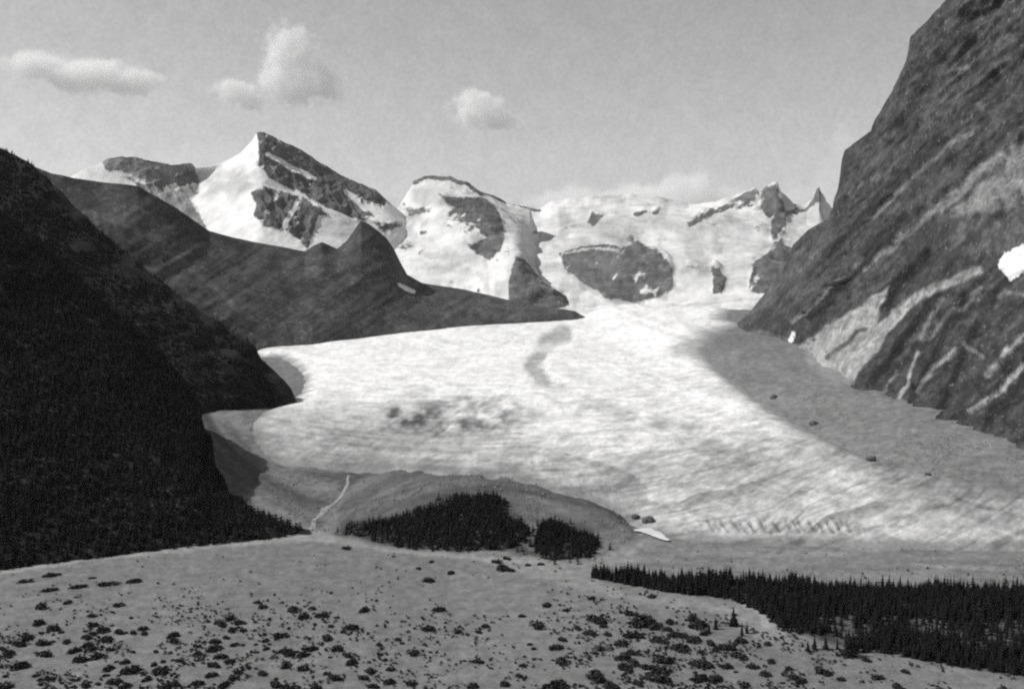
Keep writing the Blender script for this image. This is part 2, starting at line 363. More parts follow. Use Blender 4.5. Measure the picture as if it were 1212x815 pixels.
# ---- icefield at the valley head
def p_ice(X, Y, G):
    wx = X+fbm(X*.05, Y*.06, o=4, s=71)*10; wy = Y+fbm(X*.05, Y*.06, o=4, s=72)*8
    rk = area(wx, wy, [(661, 302), (690, 296), (731, 296), (750, 286), (757, 283), (781, 299), (797, 320), (794, 342), (779, 352), (751, 358), (716, 350), (692, 335), (668, 318)], 5)
    for q, s_ in (([(888, 346), (892, 312), (906, 300), (921, 286), (940, 296), (940, 330), (905, 346)], 3),
                 ([(841, 316), (852, 316), (859, 330), (856, 345), (846, 348), (842, 335)], 3),
                 ([(898, 222), (918, 215), (927, 240), (930, 262), (925, 288), (916, 285), (911, 258), (902, 245)], 3),
                 ([(812, 262), (836, 250), (868, 238), (880, 228), (893, 224), (894, 244), (880, 248), (862, 246), (840, 258), (815, 268)], 3),
                 ([(692, 262), (700, 250), (714, 256), (700, 268)], 3), ([(750, 252), (778, 250), (776, 255), (752, 257)], 2)):
        rk = np.maximum(rk, area(wx, wy, q, s_))
    for q, w in (([(930, 252), (950, 246), (966, 236), (970, 218)], 7), ([(748, 280), (752, 290)], 5), ([(600, 240), (628, 246), (640, 248)], 3), ([(661, 300), (690, 292), (740, 292)], 3)):
        rk = np.maximum(rk, stroke(wx, wy, q, w))
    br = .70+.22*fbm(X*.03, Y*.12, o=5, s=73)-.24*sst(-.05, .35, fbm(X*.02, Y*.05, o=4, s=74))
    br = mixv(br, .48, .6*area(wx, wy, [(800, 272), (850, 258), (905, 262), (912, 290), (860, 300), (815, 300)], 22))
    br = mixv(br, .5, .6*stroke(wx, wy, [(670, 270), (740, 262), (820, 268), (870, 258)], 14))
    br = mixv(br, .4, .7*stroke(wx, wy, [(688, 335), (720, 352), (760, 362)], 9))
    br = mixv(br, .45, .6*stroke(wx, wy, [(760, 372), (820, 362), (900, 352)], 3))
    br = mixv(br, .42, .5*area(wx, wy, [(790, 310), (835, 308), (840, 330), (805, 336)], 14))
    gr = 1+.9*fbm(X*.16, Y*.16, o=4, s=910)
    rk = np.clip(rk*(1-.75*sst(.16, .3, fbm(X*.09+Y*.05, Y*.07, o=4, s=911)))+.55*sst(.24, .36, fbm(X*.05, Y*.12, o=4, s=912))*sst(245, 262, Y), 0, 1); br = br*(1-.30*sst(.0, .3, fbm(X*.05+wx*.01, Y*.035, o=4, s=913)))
    return attrs((.12+.03*fbm(X*.1, Y*.1, o=3, s=75))*gr, 1-rk, br*(1+.12*(gr-1)))
def d_ice(X, Y, G, v, A):
    rk = 1-A['snow']; n = fbm(G[..., 0]*.0012, G[..., 1]*.0012, G[..., 2]*.0016, o=5, s=76)
    return (120*n+45*fbm(G[..., 0]*.005, G[..., 1]*.005, G[..., 2]*.007, o=4, s=78))*sst(0, .15, v)+rk*(6+130*fbm(G[..., 0]*.004, G[..., 1]*.004, G[..., 2]*.008, o=5, s=77))*sst(0, .1, v)
ice_sky = [(540, 285), (570, 262), (600, 242), (640, 246), (652, 237), (700, 230), (745, 229), (780, 234), (815, 243), (850, 238), (880, 229), (893, 222), (903, 227), (910, 219), (919, 215), (925, 227), (940, 240), (955, 240), (962, 232), (970, 220), (978, 238), (1000, 262), (1060, 300)]
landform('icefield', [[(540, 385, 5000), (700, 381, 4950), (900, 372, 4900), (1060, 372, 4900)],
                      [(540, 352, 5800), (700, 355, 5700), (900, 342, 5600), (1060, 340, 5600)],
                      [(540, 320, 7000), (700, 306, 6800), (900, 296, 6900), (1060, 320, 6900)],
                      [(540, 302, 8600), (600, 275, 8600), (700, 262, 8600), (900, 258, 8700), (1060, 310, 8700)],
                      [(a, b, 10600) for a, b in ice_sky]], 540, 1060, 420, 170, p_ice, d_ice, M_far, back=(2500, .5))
# ---- rounded snow dome
def p_dome(X, Y, G):
    wx = X+fbm(X*.05, Y*.06, o=4, s=81)*9; wy = Y+fbm(X*.05, Y*.06, o=4, s=82)*7
    rk = area(wx, wy, [(516, 229), (532, 233), (569, 232), (580, 238), (590, 250), (598, 270), (593, 296), (579, 308), (562, 300), (552, 289), (575, 283), (566, 268), (545, 262), (529, 259), (535, 246)], 5)
    rk = np.maximum(rk, .9*stroke(wx, wy, [(490, 216), (505, 209), (532, 210), (556, 221), (572, 229)], 5))
    rk = np.maximum(rk, stroke(wx, wy, [(572, 226), (595, 238), (628, 246)], 4))
    rk = np.maximum(rk, area(wx, wy, [(476, 248), (500, 244), (510, 250), (485, 258)], 6)*.8)
    rk = np.maximum(rk, area(wx, wy, [(604, 325), (612, 303), (622, 308), (640, 330), (662, 347), (684, 358), (700, 385), (560, 385), (600, 352)], 4))
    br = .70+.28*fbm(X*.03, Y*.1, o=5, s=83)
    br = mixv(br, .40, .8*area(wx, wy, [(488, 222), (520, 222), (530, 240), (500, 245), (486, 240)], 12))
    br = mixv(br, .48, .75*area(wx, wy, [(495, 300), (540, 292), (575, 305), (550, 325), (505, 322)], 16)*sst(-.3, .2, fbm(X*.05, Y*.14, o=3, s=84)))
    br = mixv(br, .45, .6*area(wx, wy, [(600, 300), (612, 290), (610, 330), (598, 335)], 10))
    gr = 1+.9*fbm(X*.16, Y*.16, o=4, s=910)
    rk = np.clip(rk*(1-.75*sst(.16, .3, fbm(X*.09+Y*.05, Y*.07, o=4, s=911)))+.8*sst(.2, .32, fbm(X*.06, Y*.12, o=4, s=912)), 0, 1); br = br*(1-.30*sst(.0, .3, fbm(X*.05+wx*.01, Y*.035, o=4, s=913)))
    return attrs((.12+.03*fbm(X*.1, Y*.1, o=3, s=85))*gr, 1-rk, br*(1+.12*(gr-1)))
def d_dome(X, Y, G, v, A):
    rk = 1-A['snow']; n = fbm(G[..., 0]*.0015, G[..., 1]*.0015, G[..., 2]*.002, o=5, s=86)
    return (80*n+38*fbm(G[..., 0]*.005, G[..., 1]*.005, G[..., 2]*.007, o=4, s=88))*sst(0, .15, v)+rk*(6+110*fbm(G[..., 0]*.004, G[..., 1]*.004, G[..., 2]*.008, o=5, s=87))*(1-.6*sst(.8, 1, v))
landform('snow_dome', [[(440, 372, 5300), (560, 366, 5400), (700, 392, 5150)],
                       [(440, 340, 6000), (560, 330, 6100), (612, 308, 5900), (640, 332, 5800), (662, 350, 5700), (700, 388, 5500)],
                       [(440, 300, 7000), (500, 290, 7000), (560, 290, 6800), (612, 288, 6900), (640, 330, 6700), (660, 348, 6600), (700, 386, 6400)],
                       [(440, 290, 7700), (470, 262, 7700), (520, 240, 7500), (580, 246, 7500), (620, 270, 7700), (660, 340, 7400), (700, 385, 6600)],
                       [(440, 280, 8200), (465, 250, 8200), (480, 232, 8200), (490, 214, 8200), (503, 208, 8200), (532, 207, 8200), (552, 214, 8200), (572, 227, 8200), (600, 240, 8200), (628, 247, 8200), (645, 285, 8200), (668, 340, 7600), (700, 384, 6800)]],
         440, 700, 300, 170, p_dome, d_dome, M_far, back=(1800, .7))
# ---- the sharp snow peak with its tilted dark slab
def p_peak(X, Y, G):
    wx = X+fbm(X*.07, Y*.07, o=4, s=91)*6; wy = Y+fbm(X*.07, Y*.07, o=4, s=92)*6
    rk = area(wx, wy, [(305, 150), (318, 152), (357, 172), (397, 199), (423, 214), (443, 226), (457, 236), (454, 242), (442, 240), (430, 236), (430, 244), (445, 255), (432, 260), (417, 259), (390, 246), (351, 226), (318, 210), (306, 196)], 3)
    rk = rk*(1-.9*stroke(wx, wy, [(318, 184), (342, 196), (371, 211)], 6))
    rk = rk*(1-.9*stroke(wx, wy, [(410, 226), (424, 238), (432, 246)], 7))
    r2 = area(wx, wy, [(298, 229), (311, 219), (328, 226), (340, 227), (362, 236), (380, 246), (388, 255), (377, 256), (371, 279), (364, 296), (355, 285), (344, 276), (331, 270), (311, 266), (301, 255), (304, 244)], 3)
    r2 = r2*(1-.95*stroke(wx, wy, [(355, 236), (345, 255), (334, 274)], 6))
    r2 = r2*(1-.8*stroke(wx, wy, [(331, 224), (326, 236)], 4))
    sh = area(wx, wy, [(120, 186), (140, 180), (202, 188), (228, 188), (236, 213), (236, 229), (226, 236), (236, 252), (246, 272), (200, 262), (166, 222), (150, 211), (126, 199)], 4)
    sh = sh*(1-.7*stroke(wx, wy, [(136, 203), (152, 208), (170, 215)], 6))
    rk = np.maximum.reduce([rk, r2, sh, stroke(wx, wy, [(425, 214), (445, 224), (460, 238)], 4)*.8, area(wx, wy, [(440, 262), (470, 262), (476, 268), (452, 276)], 6)*.8])
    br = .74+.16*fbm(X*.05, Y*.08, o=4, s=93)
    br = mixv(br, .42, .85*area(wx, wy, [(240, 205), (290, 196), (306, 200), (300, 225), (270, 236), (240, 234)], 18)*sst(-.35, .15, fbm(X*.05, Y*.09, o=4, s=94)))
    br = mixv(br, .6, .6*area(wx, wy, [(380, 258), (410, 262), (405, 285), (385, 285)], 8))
    gr = 1+.9*fbm(X*.16, Y*.16, o=4, s=910)
    rk = np.clip(rk*(1-.6*sst(.18, .3, fbm(X*.09+Y*.05, Y*.09, o=4, s=914))), 0, 1)
    return attrs((.115+.04*fbm(X*.06+Y*.06, Y*.12-X*.05, o=3, s=95)+.09*sh)*gr, 1-rk, br*(1+.12*(gr-1)))
def d_peak(X, Y, G, v, A):
    rk = 1-A['snow']; n = fbm(G[..., 0]*.002, G[..., 1]*.002, G[..., 2]*.0025, o=5, s=96)
    return 70*n*sst(0, .15, v)*(1-.8*sst(.7, 1, v))+rk*(10+40*fbm(X*.08-Y*.06, Y*.05+X*.02, o=4, s=97, ridged=True))*(1-.7*sst(.8, 1, v))
pk_sky = [(40, 235), (100, 200), (112, 197), (126, 188), (140, 185), (156, 185), (180, 190), (202, 195), (226, 193), (232, 199), (250, 197), (270, 190), (285, 182), (298, 168), (305, 157), (312, 156), (330, 165), (357, 178), (397, 204), (423, 216), (445, 224), (460, 238), (480, 255), (500, 285), (540, 330)]
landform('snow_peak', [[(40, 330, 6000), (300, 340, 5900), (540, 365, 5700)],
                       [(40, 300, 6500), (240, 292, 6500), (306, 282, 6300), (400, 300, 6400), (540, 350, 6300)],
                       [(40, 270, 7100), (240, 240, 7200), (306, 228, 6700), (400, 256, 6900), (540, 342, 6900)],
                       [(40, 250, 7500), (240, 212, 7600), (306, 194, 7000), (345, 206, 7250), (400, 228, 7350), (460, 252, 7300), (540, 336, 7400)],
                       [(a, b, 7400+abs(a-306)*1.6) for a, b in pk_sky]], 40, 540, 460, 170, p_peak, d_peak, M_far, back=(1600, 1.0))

# ---- turf slope down to the left edge of the glacier
def p_turf(X, Y, G):
    wx = X+fbm(X*.05, Y*.05, o=4, s=101)*8; wy = Y+fbm(X*.05, Y*.05, o=4, s=102)*8
    dn = fbm((X*.55+Y)*.05, (X-Y*.6)*.012, o=4, s=103)
    t = .062+.03*dn+.025*fbm(X*.03, Y*.05, o=4, s=104)
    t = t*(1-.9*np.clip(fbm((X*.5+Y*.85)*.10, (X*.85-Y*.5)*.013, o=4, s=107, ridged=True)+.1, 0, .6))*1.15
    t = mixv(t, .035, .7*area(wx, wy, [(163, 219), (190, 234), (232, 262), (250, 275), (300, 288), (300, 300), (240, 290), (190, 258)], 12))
    t = mixv(t, .105, .6*area(wx, wy, [(110, 222), (160, 235), (200, 265), (190, 300), (140, 262)], 20))
    t = mixv(t, .11, .6*stroke(wx, wy, [(236, 326), (262, 348), (300, 378)], 7))
    t = mixv(t, .095, .5*stroke(wx, wy, [(130, 255), (180, 285), (225, 318)], 12))
    t = mixv(t, .04, .6*stroke(wx, wy, [(330, 320), (350, 360), (380, 385)], 14))
    t = mixv(t, .05, .7*area(wx, wy, [(400, 296), (427, 262), (450, 280), (478, 322), (430, 330)], 8))
    t = mixv(t, .04, .5*stroke(wx, wy, [(370, 290), (385, 295), (395, 296)], 8))
    sn = 1.0*np.maximum(stroke(wx, wy, [(474, 336), (482, 340), (491, 344)], 5), 0)
    gr = 1+.9*fbm(X*.16, Y*.16, o=4, s=910)
    return attrs(t*gr, sn)
def d_turf(X, Y, G, v, A):
    n = fbm(G[..., 0]*.004, G[..., 1]*.004, G[..., 2]*.004, o=5, s=105)
    gul = fbm((X*.6+Y)*.045, (X-Y*.7)*.012, o=4, s=106, ridged=True)
    return (26*n+7*gul)*sst(0, .2, v)*(1-.7*sst(.85, 1, v))
tf_sky = [(-260, 250, 3500), (0, 186, 3600), (30, 192, 3630), (60, 205, 3680), (90, 211, 3730), (120, 215, 3780), (150, 218, 3850), (163, 220, 3880), (185, 232, 3930), (209, 246, 4000), (232, 262, 4080), (248, 273, 4150), (272, 280, 4220), (300, 286, 4300), (361, 297, 4600), (371, 290, 4650), (381, 286, 4700), (399, 294, 4750), (411, 284, 4780), (427, 261, 4800), (437, 265, 4830), (446, 272, 4850), (458, 282, 4870), (467, 296, 4900), (474, 311, 4950), (482, 325, 4950), (500, 335, 5000), (549, 343, 5050), (582, 350, 5100), (611, 357, 5150), (640, 362, 5100), (680, 368, 5000), (705, 381, 4900)]
icetop = lambda x, y: np.maximum(base_z(x, y), ice_z(x, y))
tb = [(a, b, march(icetop, a, b)[1]) for a, b in ((330, 421), (340, 417), (370, 411), (400, 405), (450, 399), (500, 393), (549, 388), (615, 383), (660, 380.5), (705, 379))]
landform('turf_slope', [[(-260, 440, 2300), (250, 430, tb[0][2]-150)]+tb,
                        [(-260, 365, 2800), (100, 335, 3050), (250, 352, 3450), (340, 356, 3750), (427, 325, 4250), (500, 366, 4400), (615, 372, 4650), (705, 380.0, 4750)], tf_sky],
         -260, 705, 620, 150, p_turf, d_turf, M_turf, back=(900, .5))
# ---- right hand mountain wall
RW_BASE = [(871, 388, 3700), (876, 393, 3500), (901, 391, 3450), (918, 397, 3300), (938, 402, 3050), (970, 425, 2450), (1004, 455, 2000), (1041, 476, 1800), (1080, 490, 1690), (1121, 504, 1570), (1156, 518, 1470), (1212, 540, 1330), (1400, 620, 1020), (1650, 720, 800)]
RW_TOP = [(868, 386, 4000), (876, 379, 3950), (886, 370, 3900), (906, 345, 3850), (918, 332, 3750), (926, 320, 3650), (938, 290, 3550), (956, 272, 3400), (978, 260, 3250), (988, 240, 3150), (993, 220, 3050), (996, 190, 3000), (1001, 178, 2950), (1015, 167, 2850), (1031, 155, 2780), (1036, 142, 2750), (1047, 124, 2700), (1058, 107, 2650), (1066, 90, 2600), (1073, 72, 2600), (1077, 44, 2560), (1085, 36, 2550), (1101, 20, 2500), (1118, 0, 2450), (1160, -70, 2400), (1250, -200, 2350), (1400, -330, 2300), (1650, -420, 2200)]
def p_wall(X, Y, G):
    wx = X+fbm(X*.05, Y*.05, o=4, s=111)*9; wy = Y+fbm(X*.05, Y*.05, o=4, s=112)*9
    s_ = X*.68+Y*.73; c_ = X*.73-Y*.68                       # s_: across the slanting strata, c_: along them
    t = .082+.055*fbm(s_*.05, c_*.012, o=5, s=113)+.06*fbm(s_*.18, c_*.05, o=3, s=114)-.018*sst(330, 460, Y)
    t = t*(1-.55*np.clip(fbm(s_*.11, c_*.016, o=4, s=126, ridged=True)+.12, 0, 1))*(1+.5*fbm(s_*.35, c_*.1, o=3, s=127))*1.12  # thin dark lines in the tone stand in for relief shading
    t = mixv(t, .27+.07*fbm(s_*.06, c_*.02, o=3, s=115), .95*area(wx, wy, [(1330, 90), (1212, 168), (1185, 182), (1150, 205), (1120, 232), (1100, 258), (1128, 262), (1150, 250), (1212, 250), (1330, 250)], 12))
    t = mixv(t, .155+.12*fbm(s_*.1, c_*.03, o=3, s=116), .8*area(wx, wy, [(1128, 262), (1212, 250), (1330, 250), (1330, 330), (1180, 300), (1130, 300)], 14))
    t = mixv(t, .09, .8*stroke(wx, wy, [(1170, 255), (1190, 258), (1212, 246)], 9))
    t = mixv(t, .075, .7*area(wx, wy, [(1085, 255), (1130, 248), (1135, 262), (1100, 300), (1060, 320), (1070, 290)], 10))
    for pts, w, tn, k in (
        ([(1150, 157), (1128, 166), (1108, 190), (1090, 206), (1066, 224), (1036, 255)], 7, .22, .8),
        ([(1201, 172), (1165, 198), (1136, 220), (1096, 256), (1056, 290), (1024, 318)], 9, .24, .8),
        ([(1018, 306), (1005, 322), (987, 337), (960, 362), (940, 380)], 7, .20, .7),
        ([(1041, 210), (1022, 218), (1006, 230)], 6, .2, .7), ([(1001, 272), (982, 288), (963, 302), (946, 320)], 5, .19, .7),
        ([(1180, 52), (1192, 46), (1206, 44)], 12, .18, .6), ([(1135, 84), (1146, 80)], 6, .22, .8), ([(1156, 122), (1162, 130)], 7, .19, .6), ([(1178, 20), (1210, 10)], 5, .15, .5),
        ([(1212, 432), (1186, 458), (1156, 483), (1121, 503), (1112, 507)], 7, .32, .9), ([(1131, 413), (1106, 433), (1086, 464)], 6, .27, .8),
        ([(1086, 418), (1076, 453), (1056, 484)], 4, .26, .8), ([(1191, 412), (1180, 430), (1168, 446)], 8, .26, .8), ([(1140, 404), (1150, 416), (1164, 424)], 5, .22, .7),
        ([(1160, 320), (1140, 328), (1106, 338), (1072, 362), (1050, 385), (1032, 412), (1010, 440)], 14, .25, .85),
        ([(1118, 352), (1098, 380), (1088, 400)], 6, .2, .6), ([(1158, 340), (1140, 362), (1122, 372), (1100, 402)], 6, .19, .6), ([(1212, 350), (1190, 345), (1182, 352)], 7, .2, .5),
        ([(1212, 395), (1196, 415)], 6, .25, .7), ([(1060, 440), (1048, 462)], 4, .2, .6)):
        up = 1.0 if np.mean([q_[1] for q_ in pts]) > 330 else .8
        t = mixv(t, tn*(1.5 if up == 1.0 else 1.12), up*min(1, k*1.2)*stroke(wx, wy, pts, w*.62+1.5)*(.75+.9*(fbm(s_*.25, c_*.05, o=2, s=129)+.2)))
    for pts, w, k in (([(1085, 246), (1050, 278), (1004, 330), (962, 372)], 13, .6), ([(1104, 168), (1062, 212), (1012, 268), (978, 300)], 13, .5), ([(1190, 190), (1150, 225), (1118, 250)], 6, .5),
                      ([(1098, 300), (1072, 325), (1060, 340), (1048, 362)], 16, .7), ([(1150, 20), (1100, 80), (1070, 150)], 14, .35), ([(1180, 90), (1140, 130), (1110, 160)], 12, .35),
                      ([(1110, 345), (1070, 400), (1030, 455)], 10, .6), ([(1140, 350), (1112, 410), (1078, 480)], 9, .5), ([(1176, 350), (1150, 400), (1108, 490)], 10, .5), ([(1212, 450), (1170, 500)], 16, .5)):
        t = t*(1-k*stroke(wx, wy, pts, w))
    fan = area(wx, wy, [(1054, 338), (1049, 352), (1040, 368), (1034, 384), (1060, 366), (1080, 360), (1050, 396), (1030, 420), (1006, 460), (975, 460), (940, 410), (976, 388), (1004, 370), (1030, 352)], 4)
    t = mixv(t, .42+.2*fbm(s_*.14, c_*.03, o=3, s=117), .95*fan)
    t = mixv(t, .085, .9*stroke(wx, wy, [(1024, 388), (1008, 400), (990, 413), (976, 424)], 6))
    t = mixv(t, .2, .6*stroke(wx, wy, [(885, 397), (900, 393), (930, 400)], 6))
    sn = area(wx, wy, [(1182, 312), (1190, 300), (1212, 288), (1262, 262), (1262, 300), (1212, 322), (1196, 332)], 3)
    sn = np.maximum(sn, stroke(wx, wy, [(935, 402), (940, 393)], 6)*.9)
    gr = 1+.9*fbm(X*.16, Y*.16, o=4, s=910)
    return attrs(t*gr*.66, sn, np.full(X.shape, .84))
def d_wall(X, Y, G, v, A):
    s_ = X*.68+Y*.73; c_ = X*.73-Y*.68
    n = fbm(G[..., 0]*.004, G[..., 1]*.004, G[..., 2]*.004, o=5, s=118)
    led2 = fbm(s_*.10, c_*.022, o=4, s=128, ridged=True); led = fbm(s_*.03, c_*.008, o=5, s=119, ridged=True); cr = fbm(G[..., 0]*.02, G[..., 1]*.02, G[..., 2]*.02, o=4, s=120)
    k = sst(0, .08, v)*(1-.75*sst(.9, 1.0, v))*(.35+.65*sst(3700, 2600, G[..., 1]))
    lt = sst(.11, .17, A['tone'])
    return (60*n+(25*led+12*led2)*(1-.6*lt)+14*cr*(1-.7*lt)-8*lt)*k
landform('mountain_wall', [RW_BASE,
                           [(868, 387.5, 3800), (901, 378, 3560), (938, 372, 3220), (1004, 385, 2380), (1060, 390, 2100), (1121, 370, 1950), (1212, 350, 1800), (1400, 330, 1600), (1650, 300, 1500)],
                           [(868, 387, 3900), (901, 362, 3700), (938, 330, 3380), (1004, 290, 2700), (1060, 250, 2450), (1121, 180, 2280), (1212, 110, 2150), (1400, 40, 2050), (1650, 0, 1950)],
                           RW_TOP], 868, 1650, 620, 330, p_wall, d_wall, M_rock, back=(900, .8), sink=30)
# ---- forested spurs on the left
def p_for(X, Y, G):
    t = .018+.02*fbm(X*.03, Y*.03, o=4, s=121)
    gr = 1+.9*fbm(X*.16, Y*.16, o=4, s=910)
    return attrs(t*gr, None)
def d_for(X, Y, G, v, A):
    return (np.where(G[..., 1] > 1720, 12, 26)*fbm(G[..., 0]*.006, G[..., 1]*.006, G[..., 2]*.006, o=4, s=125)+16*fbm(G[..., 0]*.02, G[..., 1]*.02, G[..., 2]*.02, o=3, s=122))*sst(0, .25, v)*sst(366, 320, X)
def fl(px_, py_): return (px_, py_, hit(px_, py_)[1])
_, GB, nvB = landform('far_spur', [[(-420, 470, 1600), (0, 470, 1700), (225, 456, 1800), (246, 461, 1840), (258, 470, 1860), (270, 472, 1880), (282, 481, 1900), (298, 478, 1930), (314, 483, 1960), (330, 478, 1990), (342, 480, 2010), (352, 470, 2040)],
                            [(-420, 240, 2000), (0, 320, 2050), (110, 375, 2030), (230, 425, 2000), (290, 446, 2020), (330, 466, 2040), (352, 481, 2050)],
                            [(-420, -10, 2500), (0, 171, 2350), (30, 190, 2330), (50, 207, 2300), (80, 236, 2280), (110, 264, 2260), (140, 289, 2240), (175, 320, 2200), (230, 362, 2160), (290, 404, 2120), (312, 426, 2100), (330, 442, 2090), (345, 462, 2070), (352, 478, 2060)]],
                   -420, 352, 260, 110, p_for, d_for, M_duff, back=(500, .6), sink=70)
sp_base = [(a, b, hit(a, b)[1]-12) for a, b in ((-420, 735), (-200, 703), (0, 672), (75, 662), (200, 648), (320, 636), (372, 630))]
_, GA, nvA = landform('near_spur', [sp_base,
                            [(-420, 420, 1150), (-200, 430, 1250), (0, 450, 1290), (120, 510, 1270), (225, 560, 1240), (248, 585, 1225), (300, 618, 1170), (340, 627, 1155), (376, 630, 1145)],
                            [(-420, 40, 1500), (-200, 130, 1650), (0, 250, 1650), (120, 350, 1600), (200, 430, 1560), (226, 462, 1530), (238, 484, 1500), (240, 505, 1470), (251, 522, 1450), (247, 545, 1400), (262, 566, 1300), (272, 586, 1250), (300, 606, 1195), (340, 621, 1160), (376, 629, 1146)]],
                   -420, 366, 260, 120, p_for, d_for, M_duff, back=(500, .6), sink=6)

# ------------------------------------------------------------------ trees
def spruce_np(h, tiers, br, r0, seed, sides=5):
    """crown of drooping branch fans; returns verts, tris"""
    r = np.random.default_rng(seed); V = []; T = []
    for k in range(tiers):
        f = k/(tiers-1+1e-6); z = h*(.08+.86*f); R = r0*(1-f)**.8*(.85+.3*r.random())+.012; off = r.random()*6.28
        for b in range(br):
            a = off+b*6.283/br+r.uniform(-.25, .25); rr = R*r.uniform(.65, 1.15); w = 6.283/br*.62
            dr = h*.86/tiers*r.uniform(.7, 1.3)
            i0 = len(V)
            V += [(0, 0, z+h*.09), (math.cos(a-w)*rr*.72, math.sin(a-w)*rr*.72, z-dr*.35), (math.cos(a)*rr, math.sin(a)*rr, z-dr*.7), (math.cos(a+w)*rr*.72, math.sin(a+w)*rr*.72, z-dr*.35)]
            T += [(i0, i0+1, i0+2), (i0, i0+2, i0+3)]
    i0 = len(V); V += [(.03, 0, h*.9), (-.015, .025, h*.9), (-.015, -.025, h*.9), (0, 0, h*1.02)]; T += [(i0, i0+1, i0+3), (i0+1, i0+2, i0+3), (i0+2, i0, i0+3)]
    return np.array(V), np.array(T)
def scatter_mesh(name, P, protos, hs, mat):
    VV = []; TT = []; n = 0; ix = rng.integers(0, len(protos), len(P)); a = rng.random(len(P))*6.283
    for k, (V, T) in enumerate(protos):
        m = ix == k
        if not m.any(): continue
        c, s = np.cos(a[m])[:, None], np.sin(a[m])[:, None]; h = hs[m][:, None]; w = h*rng.uniform(.85, 1.2, (m.sum(), 1))
        X = V[None, :, 0]*c*w-V[None, :, 1]*s*w; Y = V[None, :, 0]*s*w+V[None, :, 1]*c*w; Z = V[None, :, 2]*h
        Q = np.stack([X, Y, Z], -1)+P[m][:, None, :]
        VV.append(Q.reshape(-1, 3)); TT.append((T[None]+(np.arange(m.sum())*len(V))[:, None, None]).reshape(-1, 3)+n); n += m.sum()*len(V)
    return mesh_np(name, np.concatenate(VV), np.concatenate(TT), smooth=False)
low = [spruce_np(1, 4, 4, .36, 300+k) for k in range(6)]
def slope_trees(G, nv, n, dens, lo, hi, lim=None):
    A = G[:nv+5]; r_ = rng.random((n*3, 2)); ii = (r_[:, 0]*(A.shape[0]-1)); jj = (r_[:, 1]*(A.shape[1]-1))
    i0 = ii.astype(int); j0 = jj.astype(int); fi = (ii-i0)[:, None]; fj = (jj-j0)[:, None]
    P = (A[i0, j0]*(1-fi)*(1-fj)+A[i0+1, j0]*fi*(1-fj)+A[i0, j0+1]*(1-fi)*fj+A[i0+1, j0+1]*fi*fj)
    ar = np.linalg.norm(np.cross(A[i0+1, j0]-A[i0, j0], A[i0, j0+1]-A[i0, j0]), axis=1)
    ok = rng.random(len(P)) < ar/np.percentile(ar, 70)
    X, Y = proj(P); ok &= (X < 356) & (X > -160) & (Y > -60) & (P[:, 2] > ground_z(P[:, 0], P[:, 1])-1)
    ok &= fbm(P[:, 0]*.012, P[:, 1]*.012, P[:, 2]*.012, o=3, s=131) > dens(X, Y)
    P = P[ok][:n]; P[:, 2] -= .4
    return P, rng.uniform(lo, hi, len(P))
P, h = slope_trees(GA, nvA, 15000, lambda X, Y: -1+0*X, 7, 13)
link('spruce_forest', scatter_mesh('spruce_forest', P, low, h, None), M_spruce, kind='stuff', label='black spruce forest covering the near left slope down to the meadow', category='forest')
P, h = slope_trees(GB, nvB, 12000, lambda X, Y: np.interp(Y-np.interp(X, [0, 50, 290, 350], [175, 210, 395, 470]), [0, 60], [-.05, -.3]), 6, 12)
link('spruce_forest', scatter_mesh('spruce_forest', P, low, h, None), M_spruce, kind='stuff', label='dark spruce forest on the second spur, thinning towards its bare upper edge', category='forest')

def pts_in(poly, n, fn=None):
    xs = [p[0] for p in poly]; ys = [p[1] for p in poly]; out = []
    while len(out) < n:
        a = rng.uniform(min(xs), max(xs), 4000); b = rng.uniform(min(ys), max(ys), 4000)
        # far ground is foreshortened: weight by ground area per pixel
        ok = inside(a, b, poly) & (rng.random(4000) < ((min(ys)-320)/(b-320))**3)
        if fn is not None: ok &= fn(a, b)
        out += list(zip(a[ok], b[ok]))
    return out[:n]
def hitmany(L_): return np.array([march(ground_z, a, b, 600, 2200) for a, b in L_])
hillA = [(404, 632), (415, 621), (442, 619), (467, 614), (494, 604), (526, 597), (534, 588), (564, 588), (588, 585), (598, 598), (596, 610), (619, 621), (629, 629), (619, 641), (595, 651), (536, 652), (484, 650), (449, 642), (421, 634)]
hillB = [(640, 621), (657, 617), (674, 627), (702, 634), (711, 644), (702, 658), (671, 663), (643, 661), (630, 650)]
for poly, n, lab, ex in ((hillA, 1700, 'large black spruce patch on the near side of the round moraine hill', None),
                     (hillB, 600, 'smaller dark spruce patch at the right foot of the moraine hill', lambda a, b: np.hypot((a-668)/4, (b-650)/10) > 1)):
    Q = np.array(pts_in(poly, n, ex)); m_ = rng.random(n) < .14; Q[m_] += rng.normal(0, 1, (m_.sum(), 2))*(9, 4); P = hitmany(Q); link('spruce_patch', scatter_mesh('spruce_patch', P, low, rng.uniform(6, 11, len(P)), None), M_spruce, kind='stuff', label=lab, category='forest')
